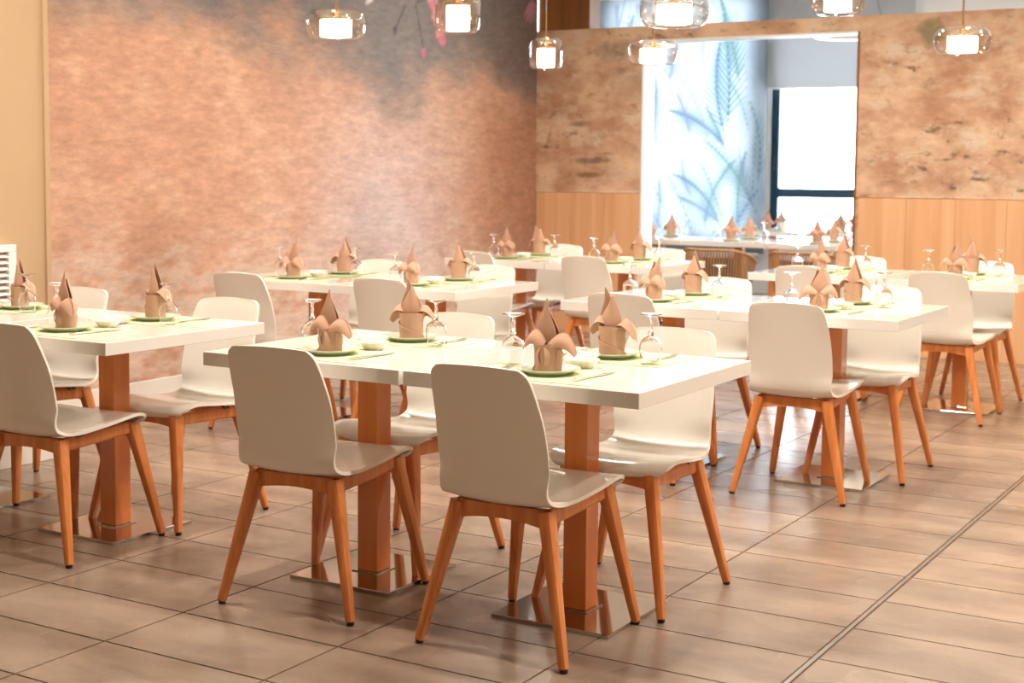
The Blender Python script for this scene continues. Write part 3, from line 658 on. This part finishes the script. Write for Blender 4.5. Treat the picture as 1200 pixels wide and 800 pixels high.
for key, (tx, ty, ph) in TABLES.items():
    table((tx, ty, 0), TL[key], 'white pedestal tables')
    for side in ('n', 'f'):
        sg = -1 if side == 'n' else 1; rz = 0 if side == 'n' else PI
        word = 'near' if side == 'n' else 'far'
        dx, dy, dr = CHO.get((key, side), (random.uniform(-.015, .015), random.uniform(-.01, .01), random.uniform(-.03, .03)))
        if (key, side) != ('L0', 'n'):
            view = 'seen from behind' if side == 'n' else 'facing the camera'
            cl = {'A2': 'frontmost table', 'A1': 'left half of front pair', 'L1': 'left foreground table', 'L0': 'table by beige wall'}.get(key, ph)
            chair((tx+dx, ty+sg*.502+dy, 0), rz+dr, 'cream chair %s on %s side of %s' % (view, word, cl), 'cream shell dining chairs')
        seed = sum(ord(q)*31**i for i, q in enumerate(key+side))
        rr = random.Random(seed); j = lambda a: rr.uniform(-a, a)
        L_ = lambda s: '%s on the %s side of the %s' % (s, word, ph)
        P = lambda x, y, z: (tx+(x if side == 'n' else -x), ty+(y if side == 'n' else -y), z)
        tag(obj('placemat', MAT_ME, None, P(.0, -.222, TH), (0, 0, rz+j(.015))), L_('pale green placemat'), 'placemat', 'pale green placemats')
        px, py = j(.01), -.215+j(.008)
        tag(obj('dinner_plate', PLATE_ME, None, P(px, py, TH+.002), (0, 0, 0)), L_('celadon plate'), 'plate', 'celadon dinner plates')
        napkin(P(px, py, TH+.0092), rz, L_('folded taupe napkin'), 'folded taupe napkins', seed)
        glass(P(-.168+j(.01), -.118+j(.01), TH+.002), L_('upturned wine glass'), 'upturned wine glasses')
        tag(obj('sauce_dish', DISH_ME, None, P(.035+j(.01), -.055+j(.004), TH+.002), (0, 0, 0)), L_('small cream dish'), 'dish', 'small cream dishes')
        cutlery('table_knife', KNIFE, P(.145+j(.006), -.215+j(.008), TH+.002), rz+j(.08)-.03, L_('steel knife'), 'knife', 'steel table knives')
        cutlery('table_fork', FORK, P(-.142+j(.006), -.238+j(.008), TH+.002), rz+j(.08), L_('steel fork'), 'fork', 'steel table forks')

# ------------------------------------------------------------------ bright room furniture
TUB = []
def tub_meshes():
    arc = lambda a: (.30*math.cos(a), .28*math.sin(a))
    def top_z(a): return .695-.085*max(0, abs(a+PI/2)-.7)**1.2
    A = [-PI/2-1.9+3.8*k/40 for k in range(41)]
    TUB.append(('top_rail', mesh('top_rail', lambda bm: add_tube(bm, [(*arc(a), top_z(a)) for a in A], .014, 8), 'rattan')))
    def canes(bm):
        for k in range(46):
            a = -PI/2-1.85+3.7*k/45; x, y = arc(a); add_tube(bm, [(x*.86, y*.86+.01, .36), (x*.97, y*.97, .54), (x, y, top_z(a)-.01)], .0065, 5)
    TUB.append(('cane_weave', mesh('cane_weave', canes, 'rattan')))
    TUB.append(('lower_rail', mesh('lower_rail', lambda bm: add_tube(bm, [(arc(a)[0]*.86, arc(a)[1]*.86+.01, .355) for a in A], .012, 6), 'rattan')))
    TUB.append(('seat_cushion', mesh('seat_cushion', lambda bm: add_lathe(bm, [(0, .37), (.22, .37), (.24, .385), (.24, .43), (.22, .455), (0, .46)], 24), 'charcoal')))
    TUB.append(('back_cushion', mesh('back_cushion', lambda bm: grid_sheet(bm, lambda u, v: Vector((.235*math.cos(-PI/2-1.1+2.2*u), .215*math.sin(-PI/2-1.1+2.2*u), .46+.17*v)), 14, 4, .04), 'charcoal')))
    for sx in (-1, 1):
        for sy in (-1, 1): TUB.append(('leg', mesh('leg', lambda bm: add_prism(bm, (sx*.23, sy*.21, 0), (sx*.17, sy*.16, .372), (.011, .011), (.015, .015), 8), 'darkmetal')))
tub_meshes()
BR = [(-5.43, 11.70, 'left'), (-4.67, 11.70, 'middle'), (-3.91, 11.70, 'right')]
for k, (x, y, nm) in enumerate(BR):
    table((x, y, 0), 'white table in the bright room behind the opening, %s of three' % nm, 'white tables in the bright room')
    t = thing('rattan_tub_chair', 'rattan tub chair in the opening, %s of the three' % nm, 'chair', (x+(.02 if k else .03), y-.50, 0), 0, 'rattan tub chairs in the bright room')
    for n_, m_ in TUB: obj(n_, m_, t)
    for side, (dy, rz) in {'front': (-.21, 0), 'rear': (.23, PI)}.items():
        pl = 'bright room %s table, %s side' % (nm, side)
        tag(obj('dinner_plate', PLATE_ME, None, (x, y+dy, TH)), 'pale plate on the '+pl, 'plate', 'plates in the bright room')
        napkin((x, y+dy, TH+.0072), rz, 'folded napkin against the light on the '+pl, 'folded napkins in the bright room', 50+k*3+(rz > 0))
        glass((x+(-.17 if rz == 0 else .17), y+dy*.55, TH), 'upturned wine glass on the '+pl, 'glasses in the bright room')
for k, (x, nm) in enumerate(((-5.22, 'left'), (-4.45, 'right'))):
    y = 14.0
    table((x, y, 0), 'white table right under the window, %s of two' % nm, 'white tables in the bright room')
    for side, (dy, rz) in {'front': (-.21, 0), 'rear': (.21, PI)}.items():
        pl = 'window table, %s one, %s side' % (nm, side)
        tag(obj('dinner_plate', PLATE_ME, None, (x, y+dy, TH)), 'pale plate on the '+pl, 'plate', 'plates in the bright room')
        napkin((x, y+dy, TH+.0072), rz, 'pale folded napkin on the '+pl, 'folded napkins in the bright room', 80+k*3+(rz > 0))
def cup(bm): add_lathe(bm, [(0, 0), (.028, 0), (.032, .004), (.044, .075), (.047, .085), (.044, .085), (.030, .008), (0, .008)], 24)
t = thing('loop_stand_in', 'white cup shape standing in for a loop by the window table', 'cup', (-5.06, 13.83, TH))  # cup shape stands in for an unclear white loop
obj('cup_body', mesh('cup_body', cup, 'dish'), t)
obj('handle', mesh('handle', lambda bm: add_tube(bm, [(.040+.034*math.sin(PI*k/10), 0, .045-.030*math.cos(PI*k/10)) for k in range(11)], .006, 8), 'dish'), t)
RING = [('ring', mesh('ring', lambda bm: add_lathe(bm, [(.23, 0), (.305, 0), (.305, .05), (.23, .05)], 48, closed=True), 'white')),
        ('diffuser', mesh('diffuser', lambda bm: add_lathe(bm, [(.235, -.006), (.300, -.006), (.300, -.0005), (.235, -.0005)], 48, closed=True), 'ringlight'))]
RZ = 2.445
for a in (0, 2.1, 4.2): RING.append(('wire', mesh('wire', lambda bm: add_tube(bm, [(.27*math.cos(a), .27*math.sin(a), .05), (.02*math.cos(a), .02*math.sin(a), ZC-RZ-.001)], .002, 6), 'darkmetal')))
for x, lab in ((-3.70, 'round glowing ring ceiling light seen through the opening'), (-5.60, 'added unseen ring light brightening the left bright room table'), (-1.8, 'added unseen ring light behind the right plaster wall')):  # only the first ring is in view; the others are added to brighten the room
    rl = thing('ring_light', lab, 'ceiling light', (x, 11.6, RZ), 0, 'ring lights in the bright room')
    for nm, me_ in RING: obj(nm, me_, rl)
    l = bpy.data.lights.new('ring_glow', 'AREA'); l.shape = 'DISK'; l.size = .6; l.energy = 24; l.color = (1, .96, .92)
    lo = bpy.data.objects.new('ring_glow', l); COL.objects.link(lo); lo.parent = rl; lo.location = (0, 0, -.012)

# ------------------------------------------------------------------ pendant lamps
def pendant_meshes(R, H, dr):
    o_ = [(0.020, H), (R*.55, H), (R*.80, H-.008), (R*.94, H-.026), (R, H-.06), (R*.99, .055), (R*.94, .024), (R*.84, .006), (R*.74, 0), (R*.55, -.001)]
    shell = lambda bm: add_lathe(bm, o_, 40)
    return [('glass_shade', mesh('glass_shade', shell, 'lampglass')),
            ('diffuser', mesh('diffuser', lambda bm: add_lathe(bm, [(0, .012), (dr*.96, .012), (dr, .018), (dr, H*.60), (dr*.96, H*.64), (0, H*.64)], 32), 'diffuser')),
            ('brass_cap', mesh('brass_cap', lambda bm: add_lathe(bm, [(0, H*.641), (dr*1.12, H*.641), (dr*1.12, H*.69), (.02, H*.73), (.012, H*.98), (0, H*.98)], 32), 'brass')),
            ('top_disc', mesh('top_disc', lambda bm: add_lathe(bm, [(0, H+.001), (.024, H+.001), (.024, H+.010), (0, H+.010)], 20), 'brass')),
            ('stem', mesh('stem', lambda bm: add_tube(bm, [(0, 0, H+.010), (0, 0, H+.17)], .0055, 8), 'brass')),
            ('cord', mesh('cord', lambda bm: add_tube(bm, [(0, 0, H+.17), (0, 0, ZC-2.0-.025)], .0022, 6), 'white')),
            ('ceiling_rose', mesh('ceiling_rose', lambda bm: add_lathe(bm, [(0, ZC-2.026), (.05, ZC-2.026), (.05, ZC-2.0005), (0, ZC-2.0005)], 24), 'brass'))]
BIG, SML = pendant_meshes(.160, .150, .082), pendant_meshes(.112, .205, .058)
for (x, y, kind, lab) in ((-4.647, 5.993, BIG, 'wide glass pendant lamp hanging before the mural, leftmost lamp'), (-3.892, 5.992, SML, 'tall narrow glass pendant lamp cut by the top edge over the mural'),
        (-4.719, 8.333, SML, 'small glass pendant lamp hanging in front of the room corner'), (-3.911, 8.271, BIG, 'wide glass pendant lamp at the upper left corner of the opening'),
        (-2.80, 6.144, BIG, 'large wide glass pendant lamp at the top edge above the opening'), (-1.972, 5.983, SML, 'glass pendant lamp cut by the top edge above the right plaster wall'),
        (-2.00, 8.263, BIG, 'wide glass pendant lamp beside the green plaster patch, rightmost lamp')):
    t = thing('pendant_lamp', lab, 'lamp', (x, y, 2.0), 0, 'glass pendant lamps')
    for nm, me_ in kind: obj(nm, me_, t)

# ------------------------------------------------------------------ ceiling downlights (out of frame, they light the room)
DL = [('ring', mesh('ring', lambda bm: add_lathe(bm, [(.062, 0), (.085, 0), (.085, -.010), (.062, -.006)], 24, closed=True), 'white')),
      ('lens', mesh('lens', lambda bm: add_lathe(bm, [(0, -.002), (.061, -.002), (.061, -.0005), (0, -.0005)], 24), 'downlight'))]
for ix, x in enumerate((-4.7, -3.3, -1.85, -.4, 1.1)):
    for iy, y in enumerate((3.5, 5.9, 8.6)):
        t = thing('downlight', 'recessed ceiling downlight above the %s table row, %s from the left' % (('front', 'middle', 'back')[iy], ('first', 'second', 'third', 'fourth', 'fifth')[ix]), 'downlight', (x, y, ZC), 0, 'recessed ceiling downlights')
        for nm, me_ in DL: obj(nm, me_, t)
        l = bpy.data.lights.new('downlight_beam', 'SPOT'); l.energy = DOWNLIGHT_W; l.color = WARM; l.spot_size = 2.75; l.spot_blend = .75; l.shadow_soft_size = .07
        lo = bpy.data.objects.new('downlight_beam', l); COL.objects.link(lo); lo.parent = t; lo.location = (0, 0, -.02)
